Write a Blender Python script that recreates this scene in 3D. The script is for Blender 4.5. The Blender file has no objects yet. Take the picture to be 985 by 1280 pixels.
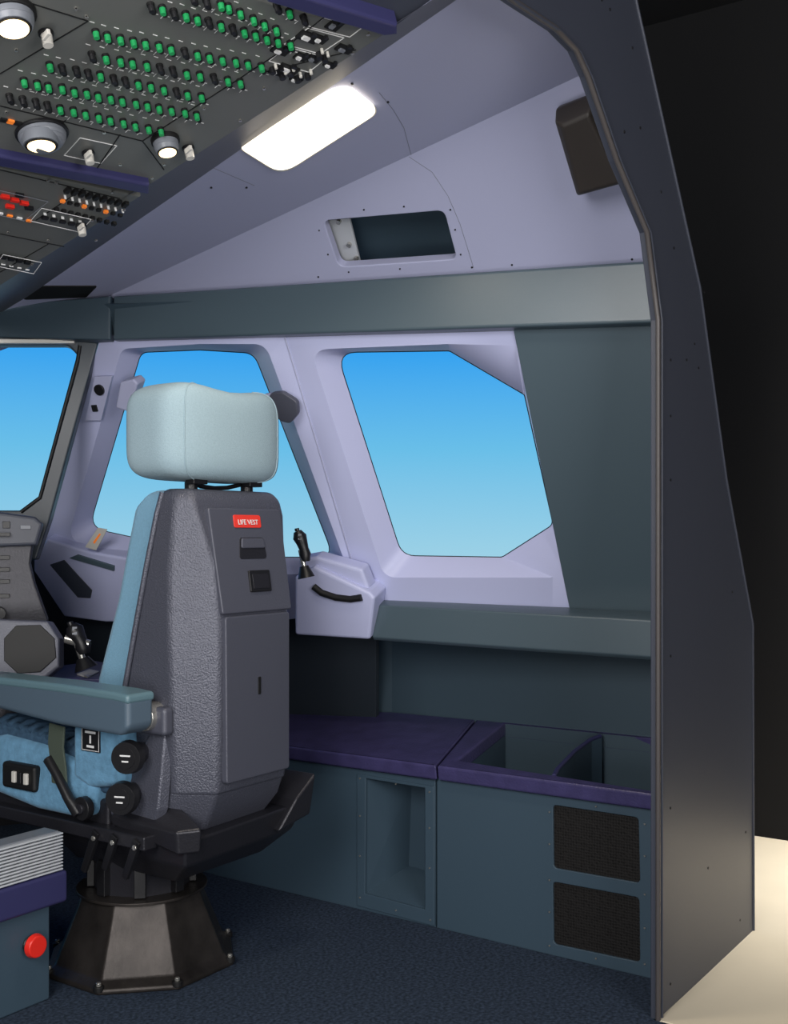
import bpy, bmesh, math, random
from mathutils import Vector, Matrix, Quaternion
random.seed(4)
S=bpy.context.scene
try:
    S.view_settings.view_transform='Standard'; S.view_settings.look='None'
except Exception: pass
# ---------------- camera model -----------------
F=1400.0; H=1.15; HY=668.0; TH=math.radians(55.2)
V=Vector((math.sin(TH),math.cos(TH),0)); R=Vector((math.cos(TH),-math.sin(TH),0)); CAM=Vector((0,0,H)); UP=Vector((0,0,1))
def ray(u,v): return V+R*((u-492.5)/F)+UP*((HY-v)/F)
def on(u,v,pl,off=0.0):
    p,n=pl; d=ray(u,v); t=(p+n*off-CAM).dot(n)/d.dot(n); return CAM+d*t
def AX(u,v,X): d=ray(u,v); return CAM+d*(X/d.x)
def AY(u,v,Y): d=ray(u,v); return CAM+d*(Y/d.y)
def AZ(u,v,Z): d=ray(u,v); return CAM+d*((Z-H)/d.z)
def AD(u,v,D): return CAM+ray(u,v)*D
def plane3(a,b,c):
    n=(b-a).cross(c-a).normalized()
    if n.dot(CAM-a)<0: n=-n
    return (a,n)
def planeN(p,n):
    n=n.normalized()
    if n.dot(CAM-p)<0:n=-n
    return (p,n)
def basis(n):
    e1=UP.cross(n)
    if e1.length<1e-3: e1=Vector((1,0,0))
    e1.normalize(); e2=n.cross(e1).normalized(); return e1,e2
# ---------------- materials -----------------
def lin(c): 
    c=c/255.0
    return c/12.92 if c<=0.04045 else ((c+0.055)/1.055)**2.4
def col(rgb): return (lin(rgb[0]),lin(rgb[1]),lin(rgb[2]),1)
def mat(name,rgb,rough=0.5,metal=0.0,bump=0.0,bscale=200,var=0.0,vscale=8,emit=None,estr=0,spec=0.5,sheen=0):
    m=bpy.data.materials.new(name); m.use_nodes=True; nt=m.node_tree; b=nt.nodes['Principled BSDF']
    b.inputs['Base Color'].default_value=col(rgb); b.inputs['Roughness'].default_value=rough; b.inputs['Metallic'].default_value=metal
    b.inputs['Specular IOR Level'].default_value=spec
    if sheen: b.inputs['Sheen Weight'].default_value=sheen
    tc=nt.nodes.new('ShaderNodeTexCoord')
    if var>0:
        n=nt.nodes.new('ShaderNodeTexNoise'); n.inputs['Scale'].default_value=vscale; n.inputs['Detail'].default_value=5
        nt.links.new(tc.outputs['Object'],n.inputs['Vector'])
        r=nt.nodes.new('ShaderNodeValToRGB')
        c=col(rgb); r.color_ramp.elements[0].position=.3; r.color_ramp.elements[1].position=.7
        r.color_ramp.elements[0].color=tuple(x*(1-var) for x in c[:3])+(1,)
        r.color_ramp.elements[1].color=tuple(min(1,x*(1+var)) for x in c[:3])+(1,)
        nt.links.new(n.outputs['Fac'],r.inputs['Fac']); nt.links.new(r.outputs['Color'],b.inputs['Base Color'])
    if bump>0:
        n=nt.nodes.new('ShaderNodeTexNoise'); n.inputs['Scale'].default_value=bscale; n.inputs['Detail'].default_value=3
        nt.links.new(tc.outputs['Object'],n.inputs['Vector'])
        bp=nt.nodes.new('ShaderNodeBump'); bp.inputs['Strength'].default_value=bump; bp.inputs['Distance'].default_value=.003
        nt.links.new(n.outputs['Fac'],bp.inputs['Height']); nt.links.new(bp.outputs['Normal'],b.inputs['Normal'])
    if emit:
        b.inputs['Emission Color'].default_value=col(emit); b.inputs['Emission Strength'].default_value=estr
    return m
LAV=mat('lavender_panel',(173,176,205),.42,bump=.05,bscale=500)
LAVF=mat('lavender_frame',(186,190,224),.4,bump=.12,bscale=350)
TEAL=mat('teal_metal',(73,88,97),.33,bump=.08,bscale=600)
TEALD=mat('teal_dark',(55,71,82),.45,bump=.06,bscale=500)
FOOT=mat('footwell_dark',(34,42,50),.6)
CAB=mat('cabinet_teal',(59,77,91),.42,bump=.08,bscale=500)
SLATE=mat('slate_frame',(60,64,76),.42,bump=.12,bscale=500)
LIP=mat('frame_lip',(74,70,70),.4)
OHM=mat('overhead_grey',(98,100,98),.4,bump=.05,bscale=500)
OHS=mat('overhead_side',(88,91,100),.45)
PURP=mat('purple_leather',(62,58,98),.36,bump=.35,bscale=160,var=.16,vscale=20)
PURM=mat('purple_metal',(50,50,90),.4)
CARP=mat('carpet',(50,60,75),.95,bump=.6,bscale=420,var=.55,vscale=110,spec=.08)
CREAM=mat('studio_floor',(226,214,190),.6,var=.06,vscale=2)
DARKW=mat('studio_dark',(40,40,41),.95,spec=.0)
SHELL=mat('seat_shell',(83,85,97),.31,metal=.25,bump=.8,bscale=230)
SPAN=mat('seat_panel',(78,80,92),.4,metal=.1,bump=.2,bscale=300)
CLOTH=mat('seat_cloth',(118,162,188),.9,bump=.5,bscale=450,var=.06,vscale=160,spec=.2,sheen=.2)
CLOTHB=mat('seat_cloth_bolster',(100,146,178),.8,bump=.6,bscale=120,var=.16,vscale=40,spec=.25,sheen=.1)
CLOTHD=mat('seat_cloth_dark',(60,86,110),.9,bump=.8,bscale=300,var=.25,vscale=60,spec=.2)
HEAD=mat('headrest_cloth',(152,174,184),.92,bump=.5,bscale=420,var=.05,vscale=260,spec=.15,sheen=.05)
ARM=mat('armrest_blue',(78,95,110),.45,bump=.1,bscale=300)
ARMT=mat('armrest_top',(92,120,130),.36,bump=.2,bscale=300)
BLACK=mat('black_plastic',(24,24,27),.4,bump=.1,bscale=400)
BLK2=mat('deep_black',(10,10,12),.6)
IRON=mat('worn_iron',(56,52,50),.42,metal=.6,bump=.35,bscale=60,var=.4,vscale=12)
FRAMEB=mat('seat_frame_dark',(46,46,52),.35,metal=.4,bump=.2,bscale=150)
GREEN=mat('green_cap',(30,140,80),.35,emit=(20,150,70),estr=.12)
WHITE=mat('white_mark',(225,225,225),.5)
SILV=mat('silver',(190,188,182),.25,metal=.8)
WKNOB=mat('white_knob',(205,202,195),.35)
RED=mat('red_plastic',(225,45,35),.3)
REDL=mat('red_label',(225,60,50),.4)
ORANGE=mat('amber',(235,130,50),.4,emit=(235,120,40),estr=.3)
SPK=mat('speaker_brown',(52,47,44),.5,bump=.2,bscale=300)
LAMP=mat('lamp_glow',(255,250,235),.4,emit=(255,240,212),estr=2.2)
BULB=mat('bulb_glow',(255,240,200),.4,emit=(255,220,165),estr=3.0)
GREY=mat('grey_plastic',(112,116,124),.4)
LGREY=mat('light_ribbed',(180,184,190),.4)
def grille():
    m=bpy.data.materials.new('black_grille'); m.use_nodes=True; nt=m.node_tree; b=nt.nodes['Principled BSDF']
    v=nt.nodes.new('ShaderNodeTexVoronoi'); v.inputs['Scale'].default_value=130; v.inputs['Randomness'].default_value=.25
    tc=nt.nodes.new('ShaderNodeTexCoord'); nt.links.new(tc.outputs['Object'],v.inputs['Vector'])
    r=nt.nodes.new('ShaderNodeValToRGB'); r.color_ramp.elements[0].position=.25; r.color_ramp.elements[0].color=(.001,.001,.001,1)
    r.color_ramp.elements[1].position=.6; r.color_ramp.elements[1].color=(.014,.013,.013,1)
    nt.links.new(v.outputs['Distance'],r.inputs['Fac']); nt.links.new(r.outputs['Color'],b.inputs['Base Color']); b.inputs['Roughness'].default_value=.6; b.inputs['Specular IOR Level'].default_value=.2
    bp=nt.nodes.new('ShaderNodeBump'); bp.inputs['Strength'].default_value=.6; bp.inputs['Distance'].default_value=.003
    nt.links.new(v.outputs['Distance'],bp.inputs['Height']); nt.links.new(bp.outputs['Normal'],b.inputs['Normal'])
    return m
GRILL=grille()
# ---------------- mesh helpers -----------------
def link(o,parent=None):
    S.collection.objects.link(o)
    if parent: o.parent=parent
    return o
def empty(name,loc=(0,0,0),parent=None):
    e=bpy.data.objects.new(name,None); e.empty_display_size=.1; e.location=loc; link(e,parent); return e
def finish(o,bevel=0,seg=3,sub=0,smooth=True):
    if smooth:
        for p in o.data.polygons:p.use_smooth=True
    if bevel:
        m=o.modifiers.new('bev','BEVEL'); m.width=bevel; m.segments=seg; m.limit_method='ANGLE'; m.angle_limit=math.radians(20); m.harden_normals=True
    if sub:
        m=o.modifiers.new('sub','SUBSURF'); m.levels=sub; m.render_levels=sub
    return o
def mk(name,verts,faces,m,parent=None,bevel=0,seg=3,sub=0,smooth=True,loc=None):
    me=bpy.data.meshes.new(name); me.from_pydata([tuple(v) for v in verts],[],faces); me.validate()
    bm=bmesh.new(); bm.from_mesh(me); bmesh.ops.remove_doubles(bm,verts=bm.verts,dist=1e-6); bmesh.ops.recalc_face_normals(bm,faces=bm.faces); bm.to_mesh(me); bm.free()
    me.materials.append(m)
    o=bpy.data.objects.new(name,me); link(o,parent)
    if loc: o.location=loc
    return finish(o,bevel,seg,sub,smooth and (bevel>0 or sub>0))
def loft(name,secs,m,parent=None,cap=True,closed=True,**k):
    n=len(secs[0]); vs=[p for s in secs for p in s]; fs=[]
    for i in range(len(secs)-1):
        for j in range(n if closed else n-1):
            a=i*n+j; b=i*n+(j+1)%n; fs.append((a,b,b+n,a+n))
    if cap: fs.append(tuple(range(n))[::-1]); fs.append(tuple(range((len(secs)-1)*n,len(secs)*n)))
    return mk(name,vs,fs,m,parent,**k)
def box(name,x0,x1,y0,y1,z0,z1,m,parent=None,bevel=.004,**k):
    return loft(name,[[(x0,y0,z0),(x1,y0,z0),(x1,y1,z0),(x0,y1,z0)],[(x0,y0,z1),(x1,y0,z1),(x1,y1,z1),(x0,y1,z1)]],m,parent,bevel=bevel,**k)
def fillet2(pts,rad,seg=6):
    out=[]; n=len(pts)
    if not isinstance(rad,(list,tuple)): rad=[rad]*n
    for i in range(n):
        p=pts[i]; a=pts[i-1]; b=pts[(i+1)%n]; r=rad[i]
        da=(a-p); db=(b-p); la=da.length; lb=db.length; da.normalize(); db.normalize()
        ang=da.angle(db) if la*lb>0 else math.pi
        if r<=0: r=1e-4
        t=min(r/max(math.tan(ang/2),1e-3),la*.45,lb*.45)
        p0=p+da*t; p1=p+db*t
        for s in range(seg+1):
            q=s/seg; out.append(p0*(1-q)**2+p*2*q*(1-q)+p1*q*q)
    return out
def to3(pl,loop,off=0): return [on(u,v,pl,off) for u,v in loop]
def clipY(o,Y=1.024):
    bm=bmesh.new(); bm.from_mesh(o.data)
    r=bmesh.ops.bisect_plane(bm,geom=bm.verts[:]+bm.edges[:]+bm.faces[:],plane_co=(0,Y,0),plane_no=(0,-1,0),clear_outer=True)
    es=[g for g in r['geom_cut'] if isinstance(g,bmesh.types.BMEdge)]
    try: bmesh.ops.holes_fill(bm,edges=es,sides=0)
    except Exception: pass
    bm.to_mesh(o.data); bm.free()
def slab3(name,pl,loops3,thick,m,parent=None,rad=0,bevel=.004,front=0.0,clip=False):
    p,n=pl; e1,e2=basis(n)
    cu=bpy.data.curves.new(name,'CURVE'); cu.dimensions='2D'; cu.fill_mode='BOTH'; cu.extrude=max(thick/2-bevel,1e-4); cu.bevel_depth=bevel; cu.bevel_resolution=2; cu.offset=-bevel
    for i,L in enumerate(loops3):
        r=rad[i] if isinstance(rad,(list,tuple)) else rad
        pts=[Vector(((q-p).dot(e1),(q-p).dot(e2),0)) for q in L]
        if r: pts=fillet2(pts,r)
        sp=cu.splines.new('POLY'); sp.points.add(len(pts)-1); sp.use_cyclic_u=True
        for k,q in enumerate(pts): sp.points[k].co=(q.x,q.y,0,1)
    t=bpy.data.objects.new('tmp',cu); S.collection.objects.link(t)
    M=Matrix((e1,e2,n)).transposed().to_4x4(); M.translation=p+n*(front-thick/2)
    dg=bpy.context.evaluated_depsgraph_get(); dg.update()
    me=bpy.data.meshes.new_from_object(t.evaluated_get(dg)); bpy.data.objects.remove(t)
    me.transform(M); me.name=name; me.materials.clear(); me.materials.append(m)
    o=bpy.data.objects.new(name,me); link(o,parent)
    if clip: clipY(o)
    for q in o.data.polygons:q.use_smooth=False
    return o
def slab(name,pl,loops,thick,m,parent=None,**k):
    return slab3(name,pl,[to3(pl,L,k.get('front',0)) for L in loops],thick,m,parent,**k)
def ringloft(name,pl,rings,m,parent=None,rad=.03,clip=False,seg=6):
    secs=[]
    for loop,off,r in rings:
        P=to3(pl,loop,off); secs.append(fillet2(P,r if r is not None else rad,seg))
    o=loft(name,secs,m,parent,cap=False,smooth=False)
    if clip: clipY(o)
    for q in o.data.polygons:q.use_smooth=True
    o.data.set_sharp_from_angle(angle=math.radians(35))
    return o
class Bld:
    def __init__(s): s.v=[];s.f=[];s.mi=[];s.ms=[]
    def m(s,mt):
        if mt not in s.ms:s.ms.append(mt)
        return s.ms.index(mt)
    def box(s,M,sx,sy,sz,mt,taper=1.0):
        b=len(s.v)
        for z,k in((0,1),(1,taper)):
            for x,y in((-1,-1),(1,-1),(1,1),(-1,1)): s.v.append(M@Vector((x*sx/2*k,y*sy/2*k,z*sz)))
        for f in((3,2,1,0),(4,5,6,7),(0,1,5,4),(1,2,6,5),(2,3,7,6),(3,0,4,7)): s.f.append(tuple(b+i for i in f)); s.mi.append(s.m(mt))
    def cyl(s,M,r,h,mt,seg=12,r2=None,z0=0):
        b=len(s.v); r2=r if r2 is None else r2
        for z,q in((z0,r),(z0+h,r2)):
            for i in range(seg):
                a=2*math.pi*i/seg; s.v.append(M@Vector((q*math.cos(a),q*math.sin(a),z)))
        for i in range(seg):
            j=(i+1)%seg; s.f.append((b+i,b+j,b+j+seg,b+i+seg)); s.mi.append(s.m(mt))
        s.f.append(tuple(b+i for i in range(seg))[::-1]); s.f.append(tuple(b+seg+i for i in range(seg))); s.mi+= [s.m(mt)]*2
    def make(s,name,parent=None,bevel=0,loc=None):
        me=bpy.data.meshes.new(name); me.from_pydata([tuple(v) for v in s.v],[],s.f)
        for mt in s.ms: me.materials.append(mt)
        for i,p in enumerate(me.polygons): p.material_index=s.mi[i]
        o=bpy.data.objects.new(name,me); link(o,parent)
        if loc:o.location=loc
        if bevel: finish(o,bevel,2)
        return o
def Mat(p,n,e1=None):
    n=n.normalized()
    if e1 is None: e1,_=basis(n)
    e1=(e1-n*e1.dot(n)).normalized(); e2=n.cross(e1)
    M=Matrix((e1,e2,n)).transposed().to_4x4(); M.translation=p; return M
def tube(name,pts,r,m,parent=None,cyc=False,res=3,radii=None):
    cu=bpy.data.curves.new(name,'CURVE'); cu.dimensions='3D'; cu.bevel_depth=r; cu.bevel_resolution=res; cu.use_fill_caps=True
    sp=cu.splines.new('POLY'); sp.points.add(len(pts)-1); sp.use_cyclic_u=cyc
    for i,p in enumerate(pts):
        sp.points[i].co=(p[0],p[1],p[2],1)
        if radii: sp.points[i].radius=radii[i]
    t=bpy.data.objects.new('tmp',cu); S.collection.objects.link(t)
    dg=bpy.context.evaluated_depsgraph_get(); dg.update()
    me=bpy.data.meshes.new_from_object(t.evaluated_get(dg)); bpy.data.objects.remove(t); me.materials.clear(); me.materials.append(m)
    o=bpy.data.objects.new(name,me); link(o,parent)
    for q in me.polygons:q.use_smooth=True
    return o
# ---------------- camera -----------------
cd=bpy.data.cameras.new('camera'); cam=bpy.data.objects.new('camera',cd); S.collection.objects.link(cam)
cd.sensor_width=36; cd.lens=F*36/1280; cd.shift_y=(HY-640)/1280; cam.location=CAM
cam.rotation_euler=V.to_track_quat('-Z','Y').to_euler(); S.camera=cam; cd.clip_start=.02
# ---------------- key planes -----------------
def Dir(deg): a=math.radians(deg); return Vector((-math.sin(a),math.cos(a),0))
D12=Dir(12)
T1=AX(820,403,2.76); W1=AX(820,772,3.10)
PW=plane3(T1,T1+D12,W1)
PBf=planeN(AX(820,403,2.70),D12.cross(UP))
BT1=AX(820,325,2.74); BT1b=on(145,370,planeN(BT1,D12.cross(UP)))
F1=AX(720,97,2.35)
PB=plane3(BT1,BT1b,F1)
F2=on(165,357,PB)
PC=plane3(F1,F2,AX(550,5,1.85))
OA=AX(485,45,1.72); OB=AX(0,355,1.72)
PO=plane3(OA,OB,OA-Vector((1,0,0.0)))
# ---------------- room -----------------
fl=slab3('floor',(Vector((0,0,0)),UP),[[Vector((-1.5,-1.5,0)),Vector((2.53,-1.5,0)),Vector((2.53,1.01,0)),Vector((3.25,1.01,0)),Vector((3.0,4.6,0)),Vector((-1.5,4.6,0))]],.05,CARP,bevel=.001)
sf=box('studio_floor',-6,9,-5,9,-.12,-.052,CREAM,bevel=0)
sf2=slab3('studio_floor_apron',(Vector((0,0,0)),UP),[[Vector((2.535,-4,0)),Vector((8,-4,0)),Vector((8,6,0)),Vector((3.262,6,0)),Vector((3.262,1.005,0)),Vector((2.535,1.005,0))]],.05,CREAM,bevel=.001)
a=AZ(945,1045,0); b=AZ(985,1051,0); dd=(b-a).normalized(); a0=a-dd*.62; b0=b+dd*6
nn=Vector((dd.y,-dd.x,0)); 
if nn.dot(CAM-a)>0: nn=-nn
loft('wall_studio',[[a0,b0,b0+nn*.1,a0+nn*.1],[a0+UP*3.2,b0+UP*3.2,b0+nn*.1+UP*3.2,a0+nn*.1+UP*3.2]],DARKW,bevel=0)
WGR=mat('sky_block_grey',(120,120,122),.9)
box('sky_block_back',-4,9,-4.1,-4,0,3.2,WGR,bevel=0)  # unseen walls from here on, added to keep blue sky light off the interior
box('sky_block_left',-4.1,-4,-4,5,0,3.2,WGR,bevel=0)
box('sky_block_front',-4,1.4,5,5.1,0,3.2,WGR,bevel=0)
box('sky_block_top',-4.1,9,-4.1,5.1,3.2,3.3,DARKW,bevel=0)  # unseen lid added to shut out sky light from above
# ---- window wall
wall=empty('wall_starboard')
w2o=[(176,440),(250,437),(318,441),(418,697),(280,697),(111,660)]
w2b=[(152,436),(250,430),(332,430),(436,716),(280,720),(84,676)]
w2a=[(126,420),(250,414),(358,414),(456,762),(300,782),(46,704)]
w1o=[(420,440),(562,438),(656,493),(692,656),(628,697),(502,695)]
w1b=[(388,437),(560,430),(648,432),(710,702),(690,722),(480,722)]
w1a=[(352,414),(560,408),(650,400),(728,772),(690,776),(455,770)]
win2=ringloft('window_2',PW,[(w2a,0,.01),(w2b,.012,.05),(w2o,-.06,.05),(w2o,-.10,.05)],LAVF,rad=.05)
win1=ringloft('window_1',PW,[(w1a,0.001,.01),(w1b,.008,[.05,.01,.01,.02,.02,.05]),(w1o,-.06,[.055,.02,.012,.03,.03,.055]),(w1o,-.10,[.055,.02,.012,.03,.03,.055])],LAVF)
for nm,lp,w in(('window_1',w1o,win1),('window_2',w2o,win2)):
    pts=fillet2(to3(PW,lp,-.10),[.055,.02,.012,.03,.03,.055] if nm=='window_1' else .05)
    tube('gasket',pts,.003,BLACK,w,cyc=True)
tube('post_seam',[on(356,420,PW,.003),on(454,748,PW,.003)],.003,LAV,wall)
slab('side_panel',PW,[[(640,405),(1010,390),(1010,790),(713,768)]],.03,TEAL,wall,front=.014,bevel=.003,clip=True)
c1=AX(490,887,3.18)
loft('lower_panel_aft',[[Vector((3.18,1.024,.0)),Vector((3.18,c1.y,.0)),Vector((3.22,c1.y,.0)),Vector((3.22,1.024,.0))],[Vector((3.18,1.024,.95)),Vector((3.18,c1.y,.95)),Vector((3.22,c1.y,.95)),Vector((3.22,1.024,.95))]],TEALD,wall)
dn=Dir(10); c2=Vector((3.18,c1.y,0))+dn*2.0; c0=Vector((3.18,c1.y,0))
loft('lower_panel_fwd',[[c0,c2,c2+Vector((.04,0,0)),c0+Vector((.04,0,0))],[c0+UP*.95,c2+UP*.95,c2+Vector((.04,0,.95)),c0+Vector((.04,0,.95))]],TEALD,wall)
def prism(name,A,B,prof,m,parent,bevel,clip=False):
    d=(B-A); d.z=0; d.normalize(); o=Vector((d.y,-d.x,0))
    if o.x<0:o=-o
    s=[[P+o*h+UP*z for h,z in prof] for P in(A,B)]
    ob=loft(name,s,m,parent,bevel=0,smooth=False)
    if clip: clipY(ob)
    return finish(ob,bevel,3)
LP=planeN(AX(820,775,2.98),Dir(8).cross(UP))
LA=on(1000,786,LP); LB=on(465,756,LP)
h=.112
o=prism('trim_1',LA,LB,[(0,0),(.0,-h+.01),(.012,-h),(.26,-h),(.26,.03),(.03,.012)],TEAL,None,.004,clip=True)
slab('trim_2',PBf,[[(141,370),(820,325),(1010,312.5),(1010,397),(820,403),(141,425)]],.12,TEAL,bevel=.008,clip=True)
PBL=planeN(on(139,400,PBf),Dir(30).cross(UP))
slab('trim_3',PBL,[[(-60,386),(138,370),(138,425),(-60,420)]],.10,TEALD,bevel=.006)
slab('header_panel',PW,[[(-40,380),(150,380),(1010,345),(1010,404),(640,414),(356,421),(126,428),(-40,428)]],.02,TEALD,wall,front=-.005,bevel=.002,clip=True)
# ---- sloping upper wall (B)
UW=empty('wall_upper')
hole=[(404,276),(555,263),(571,324),(424,334)]
slab('upper_panel',PB,[[(-60,462),(165,357),(720,97),(1000,-34),(1050,310),(820,340),(141,385),(-60,395)],hole],.03,LAV,UW,rad=[0,.022],bevel=.003,clip=True)
ringloft('recess_sides',PB,[(hole,-.02,.022),([(404,276),(555,263),(571,324),(424,334)],-.05,.022)],BLACK,UW)
slab('recess_back',PB,[[(380,255),(590,240),(600,345),(400,352)]],.01,TEALD,UW,front=-.16,bevel=.001)
slab('recess_bracket',PB,[[(408,272),(436,270),(452,336),(424,338)]],.01,LGREY,UW,front=-.05,bevel=.002)
bb=Bld()
for u,v in((437,305),(424,276),(446,322)): bb.cyl(Mat(on(u,v,PB,-.05),PB[1]),.007,.01,SILV)
for u,v in((399,288),(455,262),(505,258),(563,262),(569,287),(576,318),(500,336),(436,340),(410,318)): bb.cyl(Mat(on(u,v,PB,0),PB[1]),.0024,.002,BLACK,8)
for u,v in((485,127),(440,104),(308,234),(264,234)): bb.cyl(Mat(on(u,v,PC,0),PC[1]),.003,.003,BLACK,8)
for u,v in((398,346),(590,334),(640,331),(790,324)): bb.cyl(Mat(on(u,v,PB,0),PB[1]),.0028,.002,BLACK,8)
bb.make('panel_screws',UW)
def arcpts(pl,P,off=.0004): return [on(u,v,pl,off) for u,v in P]
tube('seam_a',arcpts(PB,[(511,196),(540,215),(560,245),(575,280),(592,335)]),.0005,GREY,UW)
# ---- ceiling (C)
slab('ceiling',PC,[[(-60,462),(165,357),(720,97),(1000,-34),(1000,-300),(900,-270),(565,-12),(15,370),(-60,420)]],.03,LAV,rad=0,bevel=.002,clip=True)
cl=bpy.data.objects['ceiling']
tube('seam_b',arcpts(PC,[(474,116),(492,138),(505,160),(514,194)]),.0005,GREY,cl)
tube('seam_c',arcpts(PC,[(262,208),(318,232)]),.0005,GREY,cl)
slab('air_slot',PC,[[(28,362),(45,358),(122,358),(108,372),(30,375)]],.006,BLK2,cl,front=.003,rad=.01,bevel=.001)
# ---- dome light
dl=empty('dome_light')
dloop=[(296,184),(432,107),(474,141),(352,219)]
slab('bezel',PC,[[(294,184),(432,105),(476,141),(352,221)]],.012,WKNOB,dl,front=.006,rad=.045,bevel=.003)
slab('diffuser',PC,[dloop],.012,LAMP,dl,front=.012,rad=.045,bevel=.003)
# ---- speaker
sp=empty('loudspeaker')
back=to3(PB,[(698,132),(744,116),(788,226),(728,240)],.0)
mid0=to3(PB,[(694,136),(738,117),(785,224),(724,244)],.05)
mid=to3(PB,[(693,152),(739,133),(782,228),(721,245)],.085)
frt=to3(PB,[(702,158),(735,143),(777,229),(724,243)],.10)
loft('speaker_body',[back,mid0,mid,frt],SPK,sp,bevel=.012,seg=4)
slab('bracket',PB,[[(742,175),(752,172),(765,205),(757,210)]],.11,BLACK,sp,front=.03,bevel=.002)
# ---------------- bulkhead frame -----------------
fr=empty('bulkhead_frame')
PY=(Vector((0,1.0,0)),Vector((0,-1,0)))
outer=[(741,-60),(783,-60),(797,10),(875,360),(908,600),(941,780),(942,1165)]
oF=[AY(u,v,1.0) for u,v in outer]+[Vector((2.70,1.0,0)),Vector((2.53,1.0,0))]
inn=[(823,400),(809,290),(771,200),(735,95),(720,62),(695,36),(640,0),(560,-60)]
iF=[AY(u,v,1.0) for u,v in inn]
iF=[Vector((iF[0].x,1,0))]+iF
full=[AY(560,-260,1.0),AY(783,-260,1.0)]+oF[2:7]+iF
slab3('frame_panel',PY,[full],.02,SLATE,fr,bevel=.003)
tube('inner_lip',[Vector((p.x-.002,1.0-.0,p.z)) for p in iF],.006,LIP,fr)
tube('inner_bead',[Vector((p.x+.016,.998,p.z)) for p in iF],.004,SLATE,fr)
oo=[Vector((p.x-.004,.999,p.z)) for p in ([AY(783,-60,1.0)]+oF[2:7])]
tube('outer_bead',oo,.004,SLATE,fr)
bb=Bld()
for u,v in((752,0),(762,12),(780,165),(800,160),(838,450),(858,450),(868,430),(873,460),(880,365),(838,600),(915,740),(838,520),(932,1040),(885,1085),(838,1230),(886,1226),(838,820),(838,1010),(925,1150),(790,60),(842,310),(826,240)):
    bb.cyl(Mat(AY(u,v,1.0),Vector((0,-1,0))),.0032,.002,BLACK,10)
bb.make('screws',fr)
# ---------------- console -----------------
con=empty('side_console')
XF=2.76
PXF=(Vector((XF,0,0)),Vector((-1,0,0)))
ct=plane3(AX(820,993,2.735),AX(545,957,2.735),AX(820,922,3.18))
def zof(pl,x,y):
    p,n=pl; return p.z-((x-p.x)*n.x+(y-p.y)*n.y)/n.z
def P2(pl,x,y): return Vector((x,y,zof(pl,x,y)))
f1=on(547,957,ct)
sy=f1.y
sy2=on(600,897,ct)
R1=[P2(ct,2.735,1.024),P2(ct,2.735,sy),P2(ct,3.18,sy2.y),P2(ct,3.18,1.024)]
hol=[on(572,950,ct),on(634,901,ct),on(893,931,ct),on(842,992,ct)]
slab3('console_top_aft',ct,[R1,hol],.045,PURP,con,rad=[.004,.02],bevel=.007)
R2=[P2(ct,2.735,sy+.006),P2(ct,2.735,3.4),P2(ct,2.9,3.4),P2(ct,3.17,c1.y),P2(ct,3.18,sy2.y+.006)]
slab3('console_top_fwd',ct,[R2],.045,PURP,con,rad=.004,bevel=.007)
hb=[p-ct[1]*.04 for p in hol]; dn_=Vector((0,0,-.26))
bot=[p+dn_ for p in hb]
mk('bin_liner',hb+bot,[(0,1,5,4),(1,2,6,5),(2,3,7,6),(3,0,4,7),(4,5,6,7)],CAB,con,smooth=False)
dv=[on(u,v,ct,-.004) for u,v in((690,970),(694,962),(715,940),(735,925),(748,920))]
n=len(dv)
vs=[p for p in dv]+[p+Vector((0,-.012,0)) for p in dv]; vs+= [p+dn_ for p in vs]
fs=[]
for i in range(n-1): fs+=[(i,i+1,n+i+1,n+i),(i,i+1,2*n+i+1,2*n+i),(n+i,n+i+1,3*n+i+1,3*n+i)]
mk('bin_divider',vs,fs,CAB,con,smooth=False)
tube('divider_edge',[p+Vector((0,-.006,.0)) for p in dv],.007,PURM,con)
def zf(y,dz): return Vector((XF,y,zof(ct,XF,y)-dz))
ys=on(545,960,PXF).y
nh=[(457,973),(531,985),(531,1137),(456,1117)]
v1=[(691,1006),(798,1022),(800,1104),(692,1085)]; v2=[(691,1102),(799,1122),(800,1203),(692,1180)]
slab3('front_aft',PXF,[[zf(1.024,.045),zf(ys-.003,.045),Vector((XF,ys-.003,0)),Vector((XF,1.024,0))],to3(PXF,v1),to3(PXF,v2)],.02,CAB,con,rad=[0,.012,.012],bevel=.002)
slab3('front_fwd',PXF,[[zf(ys+.003,.045),zf(3.4,.045),Vector((XF,3.4,0)),Vector((XF,ys+.003,0))],to3(PXF,nh)],.02,CAB,con,rad=[0,0],bevel=.002)
slab('vent_a',PXF,[[(680,990),(810,1012),(812,1106),(680,1090)]],.004,GRILL,con,front=-.006,bevel=.001)
slab('vent_b',PXF,[[(680,1094),(810,1112),(812,1210),(680,1190)]],.004,GRILL,con,front=-.006,bevel=.001)
slab('niche_frame',PXF,[[(446,967),(542,983),(543,1158),(446,1132)],nh],.02,CAB,con,front=.004,rad=[.006,0],bevel=.002)
A=to3(PXF,nh)
Bq=[Vector((XF+.16,p.y,p.z)) for p in to3(PXF,[(478,985),(520,990),(520,1112),(474,1098)])]
mk('niche_interior',A+Bq,[(0,1,5,4),(1,2,6,5),(2,3,7,6),(3,0,4,7),(4,5,6,7)],CAB,con,smooth=False)
bb=Bld()
for u,v in((450,973),(450,1020),(450,1070),(450,1122),(537,990),(537,1035),(537,1085),(538,1150),(495,980),(495,1138),(687,1015),(687,1055),(687,1100),(687,1140),(687,1182),(806,1030),(806,1070),(806,1118),(806,1160),(806,1205),(745,1008),(745,1198)):
    bb.cyl(Mat(on(u,v,PXF,.004),PXF[1]),.0026,.002,SILV,8)
bb.make('screws',con)
box('body_core',XF+.17,3.17,1.1,3.3,.02,.12,BLACK,con)
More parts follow.
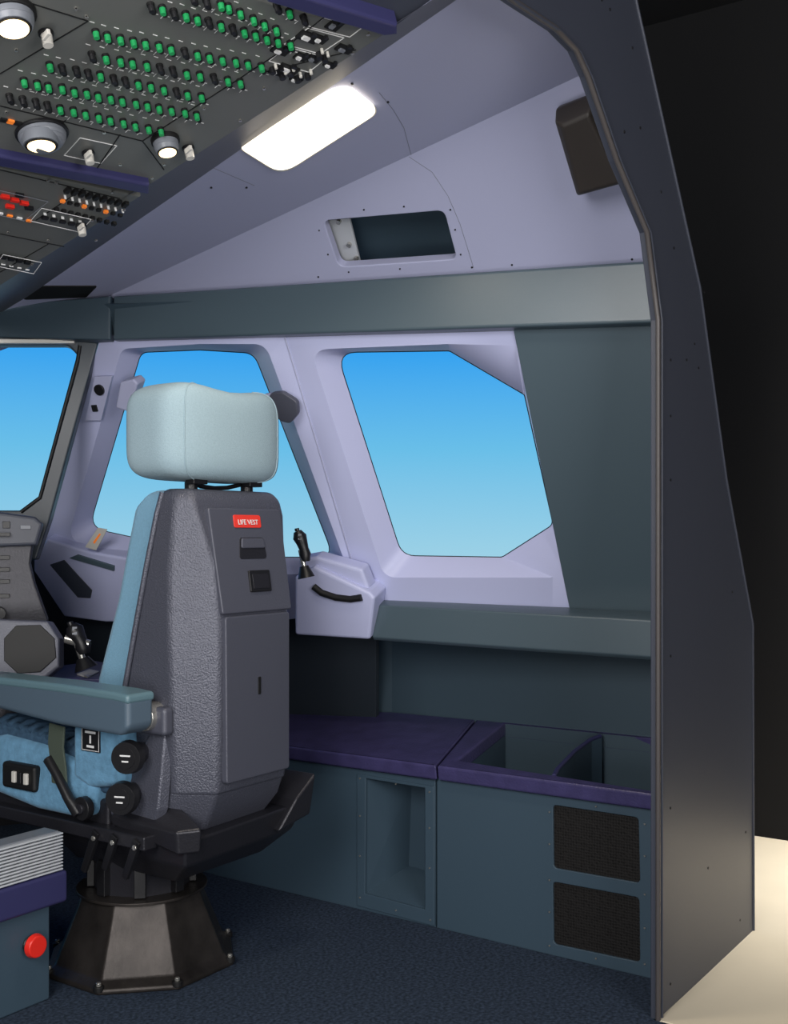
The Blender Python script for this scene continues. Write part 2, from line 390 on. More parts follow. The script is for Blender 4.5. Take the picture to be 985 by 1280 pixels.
# ---------------- windshield -----------------
PF=planeN(on(108,430,PW),Dir(42).cross(UP))
ws=slab('window_3',PF,[[(-160,415),(124,424),(118,445),(62,650),(45,700),(-160,700)],[(-140,431),(84,431),(99,446),(50,622),(28,638),(-140,638)]],.06,mat('windshield_post',(40,50,60),.4),rad=[.01,.035],bevel=.006,front=.01)
tube('seal_strip',[on(100,432,PF,.012),on(97,450,PF,.012),on(50,622,PF,.012),on(26,640,PF,.012)],.006,BLK2,ws)
slab('shade_rail',PF,[[(-160,423),(93,424),(93,429),(-160,429)]],.03,WKNOB,ws,front=.03,bevel=.003)
# ---------------- instrument panel / lower left -----------------
ip=empty('instrument_panel')
PI=planeN(AD(20,700,3.35),-V+R*.3)
slab('glareshield',PI,[[(-160,640),(0,640),(44,646),(54,655),(46,682),(-160,690)]],.12,SLATE,ip,front=.03,rad=.01,bevel=.01)
slab('panel_face',PI,[[(-160,682),(42,676),(38,705),(44,730),(60,775),(60,900),(-160,900)]],.1,FRAMEB,ip,bevel=.006)
bb=Bld()
bb.box(Mat(on(32,659,PI,.03),PI[1]),.03,.012,.006,GREY); bb.box(Mat(on(8,656,PI,.03),PI[1]),.02,.02,.008,BLACK)
bb.box(Mat(on(-5,668,PI,.03),PI[1]),.08,.01,.02,BLACK)
for v in(697,712,727,745): bb.box(Mat(on(-10,v,PI,0),PI[1]),.1,.012,.01,BLACK)
bb.cyl(Mat(on(0,766,PI,0),PI[1]),.018,.04,BLACK,16)
bb.make('panel_controls',ip,bevel=.001)
PI2=planeN(AD(35,810,3.15),-V+R*.15+UP*.1)
fs_=empty('footwell_speaker',parent=ip)
slab('housing',PI2,[[(-40,772),(60,776),(74,798),(74,834),(52,852),(-40,858)]],.10,SPAN,fs_,rad=.01,bevel=.008)
slab('grille',PI2,[[(20,782),(50,781),(68,798),(70,822),(50,840),(22,842),(5,826),(5,798)]],.01,BLK2,fs_,front=.006,rad=.004,bevel=.002)
PS=planeN(on(95,690,PW,.05),PW[1])
slab('sill_arm',PS,[[(42,698),(58,674),(110,690),(170,700),(176,778),(132,778),(80,771),(42,714)]],.07,LAVF,wall,rad=.008,bevel=.008)
slab('sill_arm_recess',PS,[[(62,706),(80,700),(115,738),(113,748),(97,747)]],.004,SLATE,wall,front=.002,rad=.002,bevel=.001)
slab('sill_bar',PS,[[(86,698),(96,694),(142,708),(142,714)]],.01,TEAL,wall,front=.008,bevel=.002)
slab('placard',PS,[[(106,684),(122,660),(134,662),(120,688)]],.004,WKNOB,wall,front=.014,rad=.003,bevel=.001)
slab('placard_line',PS,[[(116,678),(124,667),(126,668),(118,680)]],.002,ORANGE,wall,front=.015,bevel=.0005)
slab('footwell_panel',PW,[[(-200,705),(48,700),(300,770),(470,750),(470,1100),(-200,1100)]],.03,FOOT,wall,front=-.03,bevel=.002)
slab('footwell_bulkhead',planeN(AD(60,800,4.5),-V+R*.5),[[(-260,680),(200,690),(200,1150),(-260,1150)]],.03,BLACK,wall,bevel=.002)
fst=empty('footwell_shelf',parent=ip)
ps=(AD(90,850,3.2),Vector((0,0,1)))
slab('shelf_top',ps,[[(-60,846),(60,834),(120,826),(152,832),(124,848)]],.03,PURM,fst,bevel=.005)
slab('shelf_card',ps,[[(96,842),(112,836),(124,839),(110,846)]],.004,WKNOB,fst,front=.004,bevel=.001)
# ---- control sticks
def stick(name,base,top,s,lean):
    e=empty(name); d=(top-base)
    tube('boot',[base,base+d*.25],.03*s,BLACK,e,radii=[1,.5])
    tube('shaft',[base,base+d*.6],.009*s,SILV,e)
    g=[base+d*t+lean*math.sin(t*3)*.012*s for t in(.35,.5,.62,.75,.88,1.0)]
    tube('grip',g,.019*s,BLACK,e,radii=[.7,1.05,.85,1.0,1.25,.7],res=5)
    bb=Bld(); bb.cyl(Mat(g[-1],d.normalized()),.008*s,.010*s,BLACK,12); bb.box(Mat(g[4],(CAM-g[4]).normalized()),.012*s,.02*s,.022*s,GREY); bb.make('buttons',e,bevel=.001)
    return e
stick('side_stick',AD(383,722,3.35),AD(371,664,3.35),.9,R)
stick('control_grip',AD(108,836,3.2),AD(88,782,3.2),1.15,R)
tube('grip_plate',[AD(82,798,3.2),AD(112,806,3.2)],.014,SILV,bpy.data.objects['control_grip'])
PH=planeN(on(420,740,PW,.10),PW[1]+UP*.1)
slab('stick_housing_body',PH,[[(368,722),(392,708),(462,741),(468,748),(462,800),(368,794)]],.10,LAVF,wall,rad=.012,bevel=.01)
tube('stick_housing_slot',[on(u,v,PH,.004) for u,v in((392,733),(402,741),(420,747),(438,749),(452,747))],.011,BLK2,wall)
slab('stick_housing_cap',PH,[[(372,700),(395,696),(452,712),(462,738),(440,742),(378,722)]],.06,LAVF,wall,rad=.012,bevel=.01,front=-.02)
slab('switch_plate',PW,[[(118,471),(140,470),(126,526),(106,526)]],.012,LAV,win2,front=.024,rad=.003,bevel=.002)
bb=Bld(); bb.cyl(Mat(on(125,487,PW,.024),PW[1]),.018,.008,BLACK,20); bb.box(Mat(on(119,510,PW,.024),PW[1]),.02,.022,.006,BLK2); bb.make('switches',win2,bevel=.001)
slab('latch_handle',PW,[[(150,478),(166,474),(172,480),(160,515),(144,510)]],.05,LAV,win2,front=.07,rad=.008,bevel=.006)
slab('clip_disc',PW,[[(334,492),(352,490),(371,502),(372,518),(362,530),(348,526)]],.02,SPAN,win2,front=.06,rad=.02,bevel=.004)
slab('clip_arm',PW,[[(328,494),(340,492),(360,512),(350,520)]],.02,LAV,win2,front=.05,rad=.004,bevel=.004)
# ---------------- overhead panel -----------------
oh=empty('overhead_panel')
on_=PO[1]
slab('main_plate',PO,[[(-60,180),(187,232),(484,42),(350,8),(300,-8),(-60,-120)]],.05,OHM,oh,bevel=.004)
slab('forward_plate',PO,[[(-60,198),(176,246),(0,358),(-60,396)]],.05,OHM,oh,bevel=.004,front=-.008)
slab('lip_aft',PO,[[(330,-12),(352,-12),(497,32),(497,44),(480,46),(335,4)]],.05,PURM,oh,front=.02,bevel=.006)
slab('lip_mid',PO,[[(-60,184),(187,232),(186,244),(-60,198)]],.05,PURM,oh,front=.018,bevel=.006)
slab('rear_cover',PO,[[(330,-14),(497,32),(600,-45),(400,-120)]],.05,SLATE,oh,front=-.01,bevel=.004)
q=[on(600,-38,PO,-.006),on(480,38,PO,-.006),on(183,229,PO,-.006),on(-4,353,PO,-.012),on(-44,379,PO,-.012)]
q2=[on(694,-88,PC,.004),on(566,3,PC,.004),on(240,229,PC,.004),on(34,371,PC,.004),on(-26,407,PC,.004)]
mk('side_fairing',q+q2,[(0,1,6,5),(1,2,7,6),(2,3,8,7),(3,4,9,8)],OHS,oh,smooth=False)
lat=(on(187,232,PO)-on(0,192,PO)).normalized()
def OM(u,v,off=0): return Mat(on(u,v,PO,off),on_,lat)
K=Bld()
rows=[((285,6),(345,34),5,.8),((187,4),(362,52),13,.75),((118,38),(325,80),14,.8),((115,66),(300,100),12,.7),((62,78),(250,117),13,.55),((30,98),(245,140),15,.85),((12,118),(200,160),13,.8),((240,-6),(275,2),3,.6),((345,5),(378,20),3,.6)]
for (a,b,n,p) in rows:
    for i in range(n):
        t=i/(n-1); u=a[0]+(b[0]-a[0])*t+random.uniform(-1,1); v=a[1]+(b[1]-a[1])*t+random.uniform(-.7,.7)
        M=OM(u,v); g=random.random()<p
        K.cyl(M,.0068,.005,BLK2,12)
        K.cyl(M,.0056,.011,GREEN if g else BLACK,12,r2=.005,z0=.005)
        K.cyl(OM(u+3,v+6),.0045,.010,BLK2,10)
        K.box(OM(u+8,v+13,.0),.006,.0018,.0008,WHITE); K.box(OM(u-4,v-10,0),.009,.0014,.0008,WHITE)
    for i in range(n):
        t=(i+.5)/n; u=a[0]+(b[0]-a[0])*t+9; v=a[1]+(b[1]-a[1])*t+15
        K.box(OM(u,v,0),.0010,.010,.0008,WHITE)
def line(u0,v0,u1,v1,w,mt,off=0,hh=.0012,pl=PO):
    A=on(u0,v0,pl,off); B_=on(u1,v1,pl,off); d=(B_-A); K.box(Mat((A+B_)/2,pl[1],d),d.length,w,hh,mt)
for l in((20,-2,110,26),(110,26,0,92),(0,132,178,176),(178,176,290,104),(290,104,345,68),(345,68,412,16),(205,212,178,176),(120,212,150,168),(330,90,445,62),(60,170,82,150)):
    line(*l,.0022,BLK2)
for (u,v,w,h_) in((350,62,.04,.02),(385,45,.05,.025),(400,48,.03,.02),(418,30,.03,.03),(360,85,.05,.022),(376,70,.03,.02),(392,72,.03,.02),(345,88,.03,.02),(430,60,.04,.02),(370,98,.03,.014),(412,80,.03,.015)):
    K.box(OM(u,v,0),w*.9,h_*.9,.004,BLK2); K.box(OM(u-3,v+2,.004),w*.3,h_*.35,.004,WHITE if random.random()<.6 else GREY); K.box(OM(u+7,v-3,.004),w*.2,h_*.3,.006,BLACK)
for (u,v) in((340,85),(352,92),(362,88),(371,96),(398,66),(384,92),(405,70)):
    K.cyl(OM(u,v),.006,.012,BLACK,10); K.cyl(OM(u+4,v-5),.003,.010,WKNOB,8)
def frame(u0,v0,du,dv,w=.0012,mt=WHITE):
    P=[(u0,v0),(u0+du[0],v0+du[1]),(u0+du[0]+dv[0],v0+du[1]+dv[1]),(u0+dv[0],v0+dv[1])]
    for i in range(4): line(*P[i],*P[(i+1)%4],w,mt)
frame(100,172,(46,10),(-20,22)); frame(385,35,(45,12),(-30,20)); frame(405,22,(48,12),(-16,12)); frame(358,58,(50,14),(-22,18))
frame(52,260,(62,14),(-14,16),.001); frame(0,238,(60,14),(-30,24),.001,GREY); frame(4,318,(48,10),(-10,14),.001)
for u,v in((20,62),(108,20),(60,150),(8,140),(150,205),(205,205),(130,165),(255,135),(300,150),(330,84),(440,66),(460,42),(410,12),(190,222),(150,222),(60,225),(12,190),(95,10),(276,100),(330,110),(70,228),(140,240),(155,262),(115,275),(40,330),(10,290),(60,300),(120,300)):
    K.cyl(OM(u,v),.0035,.003,SILV,10); K.cyl(OM(u,v,.003),.0015,.0006,BLK2,8)
for (u,v,mt) in((6,244,RED),(18,248,RED),(30,252,RED),(12,256,RED),(24,242,BLACK),(36,258,BLACK)): K.box(OM(u,v,-.008),.018,.008,.008,mt)
for i in range(9):
    u=84+i*9; v=236+i*2.2
    K.box(OM(u,v,-.008),.010,.018,.008,BLK2); K.box(OM(u-6,v+14,-.008),.009,.008,.006,ORANGE if i%3==0 else BLK2); K.box(OM(u-14,v+24,-.008),.009,.01,.008,BLK2)
    K.box(OM(u-3,v+8,-.008),.005,.0015,.009,WHITE)
for i in range(5): K.box(OM(56+i*11,271+i*2.4,-.008),.014,.008,.006,BLACK); K.box(OM(56+i*11,266+i*2.4,-.008),.007,.0015,.006,WHITE)
for i in range(4): K.box(OM(4+i*10,319+i*2.2,-.008),.014,.012,.008,BLK2); K.box(OM(4+i*10,330+i*2.2,-.008),.01,.002,.003,WHITE)
for i in range(4): K.box(OM(0+i*12,266+i*3,-.008),.012,.006,.004,ORANGE if i%2 else WHITE)
line(0,212,150,248,.002,BLK2,-.008); line(60,305,0,340,.002,BLK2,-.008); line(105,235,45,275,.002,BLK2,-.008); line(0,292,80,308,.002,BLK2,-.008)
for i in range(3): K.box(OM(4+i*9,149+i*2),.012,.01,.004,ORANGE if i==1 else BLK2)
K.make('knobs_and_switches',oh)
G=Bld()
for (u,v,r) in((13,14,.036),(206,173,.026)):
    M=OM(u,v); G.cyl(M,r*1.12,.010,BLK2,28); G.cyl(M,r,.012,GREY,28,r2=r*.97,z0=.008); G.cyl(M,r*.97,.010,GREY,28,r2=r*.85,z0=.020)
    G.cyl(M,r*.80,.002,BLK2,28,z0=.030); G.cyl(M,r*.68,.003,BULB,28,z0=.031)
M=OM(52,165); r=.046
G.cyl(M,r*1.1,.006,BLACK,30)
for i in range(6):
    a0_=math.radians(i*12); a1_=math.radians((i+1)*12); G.cyl(M,r*math.cos(a0_),r*.7*(math.sin(a1_)-math.sin(a0_)),GREY,30,r2=r*math.cos(a1_),z0=.006+r*.7*math.sin(a0_))
ax=(on_*1.0-UP*.55).normalized(); ctr=on(50,168,PO,.012); M2=Mat(ctr,ax)
G.cyl(M2,.034,.022,GREY,28); G.cyl(M2,.031,.002,BLK2,28,z0=.0222); G.cyl(M2,.026,.002,BULB,28,z0=.0235)
for (u,v) in((57,40),(110,190),(235,184),(101,281)):
    M=OM(u,v); G.cyl(M,.013,.006,BLACK,16); G.cyl(M,.010,.02,WKNOB,16,r2=.009,z0=.006); G.box(OM(u,v,.024),.006,.020,.010,WKNOB)
G.make('downlights_and_selectors',oh,bevel=.001)
# ---------------- pilot seat -----------------
SX,SY=2.13,2.28
seat=empty('pilot_seat',(SX,SY,0))
ox=.03
def sec(z,wb,ws,yb,c,yf): return [(ox-wb,yb,z),(ox+wb,yb,z),(ox+ws,yb+c,z),(ox+ws,yf,z),(ox-ws,yf,z),(ox-ws,yb+c,z)]
loft('back_shell',[sec(.50,.13,.19,-.335,.09,-.02),sec(.64,.135,.205,-.345,.09,-.06),sec(.93,.13,.205,-.345,.10,-.13),sec(1.07,.135,.20,-.33,.09,-.16),sec(1.2,.165,.195,-.30,.05,-.19),sec(1.245,.165,.19,-.285,.035,-.195),sec(1.265,.15,.175,-.265,.03,-.195)],SHELL,seat,bevel=.012,seg=4)
loft('back_cushion',[[(ox-.19,yb,z),(ox+.19,yb,z),(ox+.19*k,yf,z),(ox-.19*k,yf,z)] for z,yb,yf,k in((.56,-.08,.10,.9),(.77,-.11,.055,.96),(.98,-.145,-.025,.98),(1.12,-.175,-.06,.97),(1.22,-.195,-.085,.95),(1.262,-.20,-.14,.92))],CLOTH,seat,bevel=.025,seg=4)
tube('shell_rim',[(ox-.205,-.055,.64),(ox-.207,-.13,.93),(ox-.203,-.162,1.07),(ox-.197,-.192,1.2),(ox-.185,-.2,1.255)],.007,SHELL,seat)
for s_,nm in((-1,'shell_fin_near'),(1,'shell_fin_far')):
    X=lambda w: ox+s_*w
    loft(nm,[[(X(.195),y0,z),(X(w),y0+.01,z),(X(w),y1,z),(X(.195),y1,z)] for z,w,y0,y1 in((.40,.212,-.20,.02),(.47,.225,-.235,-.04),(.56,.222,-.245,-.13),(.66,.206,-.24,-.18))],SHELL,seat,bevel=.008)
loft('shell_foot',[sec(.40,.11,.185,-.27,.10,.04),sec(.46,.125,.195,-.315,.11,.0),sec(.51,.128,.19,-.333,.09,-.03)],SHELL,seat,bevel=.010,seg=3)
def bp3(x,z,off=0):
    if z>.93: t=(z-.93)/(1.2-.93); y=-.345+.045*t
    else: y=-.345
    return Vector((ox+x,y-off,z))
def plate(name,P,off,th,m,bevel=.004,rad=0):
    pl=plane3(*[bp3(*p,0)+Vector((SX,SY,0)) for p in (P[0],P[1],P[2])])
    o=slab3(name,pl,[[bp3(x,z)+Vector((SX,SY,0)) for x,z in P]],th,m,None,front=off,rad=rad,bevel=bevel)
    o.parent=seat; o.matrix_parent_inverse=Matrix.Translation((-SX,-SY,0)); return o
plate('vest_panel',[(-.128,.95),(.135,.95),(.14,1.215),(-.135,1.215)],.012,.03,SPAN,rad=.008)
plate('back_panel',[(-.118,.53),(.122,.53),(.125,.945),(-.12,.945)],.012,.02,SPAN,rad=.01)
plate('vest_label',[(-.05,1.165),(.052,1.165),(.052,1.198),(-.05,1.198)],.0145,.004,REDL,rad=.006,bevel=.001)
plate('handle_recess',[(-.045,1.085),(.06,1.085),(.055,1.14),(-.035,1.14)],.0135,.004,FRAMEB,rad=.01,bevel=.001)
plate('handle_lip',[(-.035,1.112),(.055,1.112),(.052,1.138),(-.03,1.138)],.017,.008,SPAN,rad=.006,bevel=.003)
plate('latch',[(-.02,1.0),(.06,1.0),(.06,1.055),(-.02,1.055)],.017,.01,BLACK,rad=.004,bevel=.002)
plate('latch_inner',[(-.01,1.008),(.05,1.008),(.05,1.045),(-.01,1.045)],.0185,.004,FRAMEB,rad=.002,bevel=.001)
plate('key_slot',[(-.002,.74),(.007,.74),(.007,.785),(-.002,.785)],.0135,.003,BLK2,rad=.003,bevel=.0005)
tx=bpy.data.curves.new('t','FONT'); tx.body='LIFE VEST'; tx.size=.0185; tx.align_x='CENTER'; tx.align_y='CENTER'; tx.extrude=.0005
t=bpy.data.objects.new('tt',tx); S.collection.objects.link(t); dg=bpy.context.evaluated_depsgraph_get(); dg.update()
me=bpy.data.meshes.new_from_object(t.evaluated_get(dg)); bpy.data.objects.remove(t); me.materials.clear(); me.materials.append(WHITE)
lt=bpy.data.objects.new('label_text',me); link(lt,seat); cp=bp3(.001,1.181,.016)
lt.location=cp; lt.rotation_euler=(math.radians(90)-math.atan(.045/.27),0,0)
def headrest():
    W=.218; Hh=.124
    def se(a,p): return math.copysign(abs(a)**p,a)
    def pos(th,ph,g=1.0):
        cx=se(math.cos(ph),.32)*se(math.cos(th),.34); cy=se(math.cos(ph),.36)*se(math.sin(th),.44); cz=se(math.sin(ph),.40)
        X=cx*W; Y=cy*.10; Z=cz*Hh
        t=abs(cx)
        if cz>0: Z-= .014*(math.cos(min(1,t/.7)*math.pi)*.5+.5)*cz
        if cz>0: Z-= .008*max(0,t-.7)/.3*cz
        Y+= .025*t*t-.01
        return Vector((X,Y,Z))*g
    bm=bmesh.new()
    bmesh.ops.create_uvsphere(bm,u_segments=96,v_segments=56,radius=1)
    for v in bm.verts:
        x,y,z=v.co
        v.co=pos(math.atan2(y,x),math.asin(max(-1,min(1,z))))
    me=bpy.data.meshes.new('headrest'); bm.to_mesh(me); bm.free(); me.materials.append(HEAD)
    o=bpy.data.objects.new('headrest',me); link(o,seat); L=Vector((ox-.005,-.185,1.412)); o.location=L
    for p in me.polygons:p.use_smooth=True
    for k,sg in(('near',-1),('far',1)):
        th=math.atan2(-math.sqrt(1-(.80**(1/.34))**2),sg*.80**(1/.34))
        tube('headrest_seam_'+k,[L+pos(th,math.radians(a_),1.003) for a_ in range(-78,79,6)],.0018,HEAD,seat)
headrest()
b2=Bld()
for x in(-.10,.11):
    b2.cyl(Matrix.Translation((ox+x,-.215,1.24)),.011,.08,SILV,14)
    b2.cyl(Matrix.Translation((ox+x,-.215,1.255)),.017,.03,BLACK,14)
    b2.box(Matrix.Translation((ox+x,-.235,1.278)),.05,.03,.014,BLACK)
b2.make('headrest_posts',seat,bevel=.002)
tube('headrest_bracket',[(ox-.10,-.21,1.288),(ox-.05,-.2,1.275),(ox,-.2,1.272),(ox+.05,-.2,1.275),(ox+.11,-.21,1.288)],.006,BLACK,seat)
def armrest(x0,x1,nm,y0,y1,z0,z1):
    secs=[]
    for y,za,zb in((y0,z0+.02,z1-.01),(y0+.03,z0,z1),(y0+.25,z0+.005,z1+.004),(y1-.08,z0+.03,z1+.01),(y1,z0+.045,z1+.0)):
        secs.append([(x0,y,za),(x1,y,za),(x1,y,zb),(x0,y,zb)])
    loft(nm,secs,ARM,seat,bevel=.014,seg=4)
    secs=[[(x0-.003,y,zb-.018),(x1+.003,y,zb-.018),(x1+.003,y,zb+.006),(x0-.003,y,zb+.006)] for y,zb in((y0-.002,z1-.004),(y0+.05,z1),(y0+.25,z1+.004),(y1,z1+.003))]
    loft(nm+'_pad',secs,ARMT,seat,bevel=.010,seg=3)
armrest(-.30,-.215,'armrest_near',-.235,.42,.665,.765)
armrest(.27,.335,'armrest_far',-.20,.36,.69,.77)
b2=Bld()
MX=Matrix.Rotation(math.radians(-90),4,'Y')
b2.cyl(Matrix.Translation((-.16,-.20,.70))@MX,.035,.06,SILV,20)
b2.cyl(Matrix.Translation((.20,-.22,.68))@Matrix.Rotation(math.radians(90),4,'Y'),.028,.06,SILV,20)
b2.make('armrest_pivots',seat,bevel=.003)
box('pivot_cover',-.205,-.17,-.26,-.10,.655,.725,SPAN,seat,bevel=.012)
# seat cushion
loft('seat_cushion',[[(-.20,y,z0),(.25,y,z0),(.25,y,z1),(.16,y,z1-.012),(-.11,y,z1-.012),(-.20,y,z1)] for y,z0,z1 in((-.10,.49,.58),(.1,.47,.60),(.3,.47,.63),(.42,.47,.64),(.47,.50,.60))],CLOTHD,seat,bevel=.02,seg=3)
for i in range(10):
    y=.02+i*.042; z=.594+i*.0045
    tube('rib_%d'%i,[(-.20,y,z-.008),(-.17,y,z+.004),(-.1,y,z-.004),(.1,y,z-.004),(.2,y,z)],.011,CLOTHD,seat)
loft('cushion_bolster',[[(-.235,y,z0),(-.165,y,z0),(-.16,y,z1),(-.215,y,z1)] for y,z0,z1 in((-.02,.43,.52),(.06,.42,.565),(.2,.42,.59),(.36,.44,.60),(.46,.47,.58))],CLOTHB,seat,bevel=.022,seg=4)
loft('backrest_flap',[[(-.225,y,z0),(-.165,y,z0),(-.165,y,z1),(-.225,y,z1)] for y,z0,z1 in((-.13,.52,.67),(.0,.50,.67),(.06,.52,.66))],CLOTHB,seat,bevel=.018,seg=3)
b2=Bld()
def KM(x,y,z,rz=-25): return Matrix.Translation((x,y,z))@Matrix.Rotation(math.radians(rz+0),4,'Z')@MX
for y,z in((-.155,.603),(-.135,.50)):
    M=KM(-.19,y,z,20)
    b2.cyl(M,.028,.05,FRAMEB,20); b2.cyl(M,.042,.022,BLACK,28,r2=.039,z0=.05); b2.cyl(M,.026,.002,BLACK,24,z0=.072)
    for dz,w in((.006,.028),(-.008,.018)): b2.box(M@Matrix.Translation((dz,0,.0742)),.004,w,.0006,WHITE)
b2.make('lumbar_knobs',seat,bevel=.002)
b2=Bld(); M=KM(-.227,-.018,.628,0)
b2.box(M,.062,.070,.003,BLACK)
for sx_ in(-1,1): b2.box(M@Matrix.Translation((sx_*.028,0,.003)),.0015,.066,.0005,WHITE); b2.box(M@Matrix.Translation((0,sx_*.032,.003)),.058,.0015,.0005,WHITE)
for dz,w in((.018,.04),(-.018,.028),(.0,.006)): b2.box(M@Matrix.Translation((dz,0,.003)),.006 if w>.01 else .02,w,.0006,WHITE)
b2.make('lock_placard',seat)
tube('belt_arm',[(-.25,.0,.44),(-.258,.03,.475),(-.255,.08,.53),(-.25,.12,.565)],.014,BLACK,seat,radii=[1.3,1,.9,1.1])
STR=mat('strap',(66,76,66),.8,bump=.5,bscale=300)
loft('belt_strap',[[(-.250,y,z),(-.244,y,z),(-.244,y+.06,z+.005),(-.250,y+.06,z+.005)] for y,z in((.05,.50),(.055,.55),(.065,.60),(.06,.655))],STR,seat,bevel=.002)
b2=Bld(); b2.cyl(KM(-.235,-.01,.455,0),.03,.02,BLACK,20); b2.cyl(KM(-.25,-.01,.455,0),.014,.012,FRAMEB,14)
for i in range(3): b2.box(KM(-.24,.22+i*.025,.50,0),.03,.014,.01,WKNOB if i!=1 else BLACK)
b2.make('adjusters',seat,bevel=.002)
box('control_pocket',-.243,-.20,.19,.33,.465,.535,BLK2,seat,bevel=.01)
loft('frame_pan',[[(-.13,-.22,.275),(.19,-.22,.275),(.19,.16,.275),(-.13,.16,.275)],[(-.175,-.30,.335),(.235,-.30,.345),(.235,.2,.34),(-.175,.2,.34)],[(-.185,-.31,.40),(.25,-.33,.42),(.25,.3,.40),(-.185,.3,.40)]],FRAMEB,seat,bevel=.008)
loft('frame_rim',[[(-.20,-.30,.37),(-.15,-.33,.37),(-.12,-.16,.43),(-.20,-.06,.41)],[(-.205,-.30,.43),(-.15,-.335,.43),(-.12,-.17,.50),(-.205,-.06,.44)]],FRAMEB,seat,bevel=.008)
loft('frame_ear',[[(.13,-.335,.36),(.255,-.345,.385),(.26,-.18,.385),(.20,-.16,.36)],[(.19,-.35,.44),(.262,-.36,.50),(.265,-.2,.50),(.21,-.18,.44)]],FRAMEB,seat,bevel=.008)
box('side_rail',-.235,-.19,-.22,.50,.375,.41,FRAMEB,seat,bevel=.005)
box('seat_pan',-.20,.24,-.05,.46,.38,.47,FRAMEB,seat,bevel=.01)
b2=Bld()
for y,l in((-.20,.11),(-.12,.10),(-.05,.12)):
    M=Matrix.Translation((-.235,y,.40))@Matrix.Rotation(math.radians(25),4,'X')@Matrix.Rotation(math.pi,4,'X'); b2.box(M,.014,.024,l,BLACK,taper=.75); b2.cyl(Matrix.Translation((-.245,y,.385))@MX,.007,.005,SILV,12)
b2.make('levers',seat,bevel=.003)
bx,by=-.02,.02
def octo(r,z,rot=22.5,sx=1): return [(bx+r*math.cos(math.radians(45*i+rot)),by+r*math.sin(math.radians(45*i+rot)),z) for i in range(8)]
loft('base_cone',[octo(.262,.0),octo(.262,.012),octo(.235,.03),octo(.175,.17),octo(.165,.20)],IRON,seat,bevel=.005)
loft('column',[octo(.13,.19,0),octo(.13,.30,0)],FRAMEB,seat,bevel=.006)
b2=Bld()
for i in range(8):
    a=math.radians(45*i)
    b2.box(Matrix.Translation((bx+.135*math.cos(a),by+.135*math.sin(a),.205))@Matrix.Rotation(a,4,'Z'),.02,.03,.09,BLACK)
    a2=a+math.radians(22.5); b2.cyl(Matrix.Translation((bx+.252*math.cos(a2),by+.252*math.sin(a2),.008)),.014,.014,BLK2,12)
    b2.cyl(Matrix.Translation((bx+.252*math.cos(a2),by+.252*math.sin(a2),.02)),.007,.01,SILV,8)
b2.cyl(Matrix.Translation((bx,by,.195)),.175,.008,IRON,32)
b2.make('column_ribs',seat,bevel=.002)
# ---------------- centre pedestal -----------------
cpd=empty('center_pedestal')
px_,py_=1.80,2.27
box('lower_body',.9,px_-.01,py_+.01,3.0,0,.235,CAB,cpd,bevel=.006)
box('purple_band',.9,px_+.03,py_-.01,3.0,.235,.315,PURM,cpd,bevel=.01)
box('top_deck',.9,px_-.09,py_+.06,3.0,.31,.335,BLACK,cpd,bevel=.004)
b2=Bld()
for i in range(12):
    b2.box(Matrix.Translation((1.66,py_+.026,.318+i*.008)),.31,.07,.0045,LGREY)
b2.box(Matrix.Translation((1.66,py_+.03,.316)),.30,.055,.098,GREY)
b2.make('ribbed_edge',cpd,bevel=.0015)
b2=Bld()
b2.box(Matrix.Translation((1.55,py_+.30,.335)),.40,.45,.02,GREY)
for i in range(8): b2.box(Matrix.Translation((1.42+.045*i,py_+.2,.355)),.03,.05,.012,LGREY if i%3 else BLACK)
for i in range(8): b2.box(Matrix.Translation((1.42+.045*i,py_+.32,.355)),.03,.05,.018,BLACK)
b2.make('deck_keys',cpd,bevel=.002)
eb=empty('emergency_button')
p=AY(37,1180,py_+.01)
b2=Bld(); M=Mat(p,Vector((0,-1,0))); b2.cyl(M,.022,.008,BLACK,28); b2.cyl(M,.016,.02,RED,24); b2.cyl(M,.030,.018,RED,32,r2=.026,z0=.016)
b2.make('mushroom_cap',eb,bevel=.004)
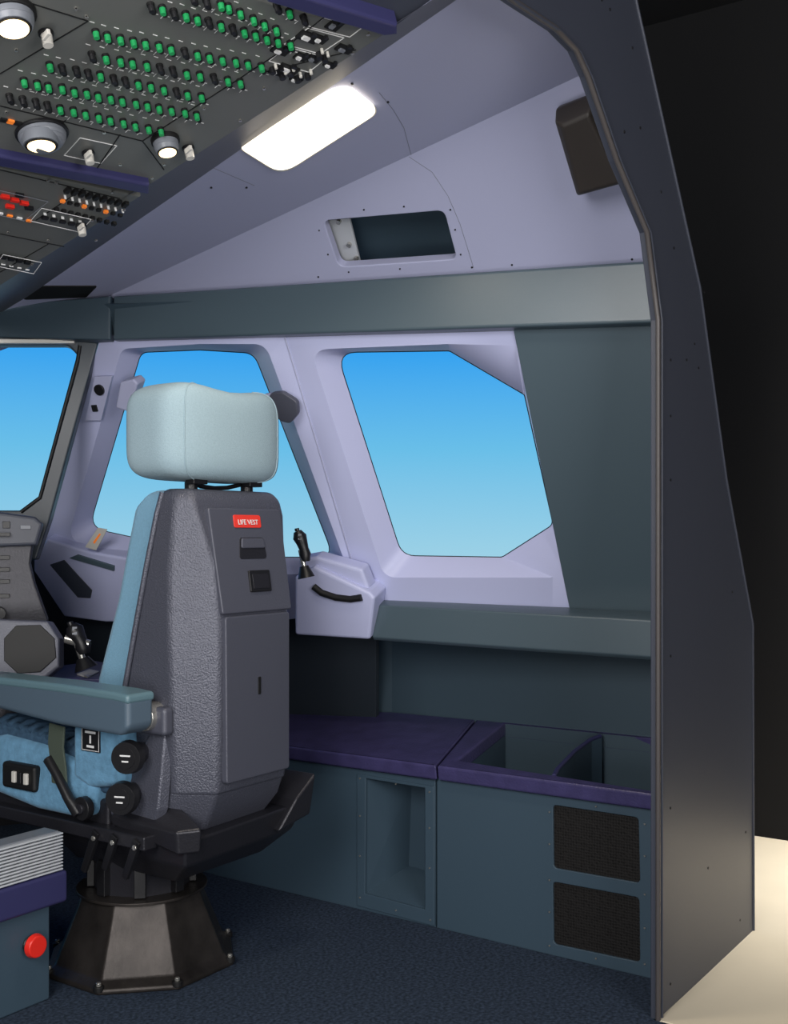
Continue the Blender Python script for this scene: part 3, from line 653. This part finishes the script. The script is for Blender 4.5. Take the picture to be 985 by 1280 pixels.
# ---------------- world -----------------
w=bpy.data.worlds.new('sky'); S.world=w; w.use_nodes=True; nt=w.node_tree; bg=nt.nodes['Background']
tc=nt.nodes.new('ShaderNodeTexCoord'); sx=nt.nodes.new('ShaderNodeSeparateXYZ'); mr=nt.nodes.new('ShaderNodeMapRange'); cr=nt.nodes.new('ShaderNodeValToRGB')
nt.links.new(tc.outputs['Generated'],sx.inputs[0]); nt.links.new(sx.outputs['Z'],mr.inputs['Value'])
mr.inputs['From Min'].default_value=-.05; mr.inputs['From Max'].default_value=.25
nt.links.new(mr.outputs['Result'],cr.inputs['Fac']); nt.links.new(cr.outputs['Color'],bg.inputs['Color'])
e=cr.color_ramp.elements; e[0].position=0; e[0].color=col((165,210,228)); e[1].position=1.0; e[1].color=col((20,120,215))
for pz,c in((.13,(152,207,230)),(.42,(105,190,232)),(.72,(48,160,240)),):
    q=e.new(pz); q.color=col(c)
bg.inputs['Strength'].default_value=1.0
# ---------------- lights -----------------
def area(name,loc,target,size,power,color=(1,1,1),sy=None,spread=None):
    l=bpy.data.lights.new(name,'AREA'); l.energy=power; l.size=size; l.color=color
    if sy: l.shape='RECTANGLE'; l.size_y=sy
    if spread: l.spread=math.radians(spread)
    o=bpy.data.objects.new(name,l); S.collection.objects.link(o); o.location=loc
    o.rotation_euler=(Vector(target)-Vector(loc)).to_track_quat('-Z','Y').to_euler(); return o
area('added_key',(-.6,.9,2.0),(2.3,2.2,1.1),1.2,58,(1,.98,.96))  # unseen area light added as the main light on the cockpit
area('added_fill',(.6,-1.6,1.7),(2.6,1.8,1.2),1.6,62,(1,.98,.97))  # unseen fill added behind the camera to lift the interior
area('added_low_fill',(-.2,.3,.55),(1.9,1.9,2.3),.8,24,(1,.98,.96))  # low upward fill, an added light with no fixture
dc=on(385,163,PC,.05)
area('dome_lamp_light',dc,dc+PC[1],.2,4,(1,.9,.75),spread=150)
area('added_floor_fill',(4.1,.5,2.9),(4.1,.6,0),.7,17,(1,.96,.9),spread=50)  # unseen light added overhead to brighten the cream floor
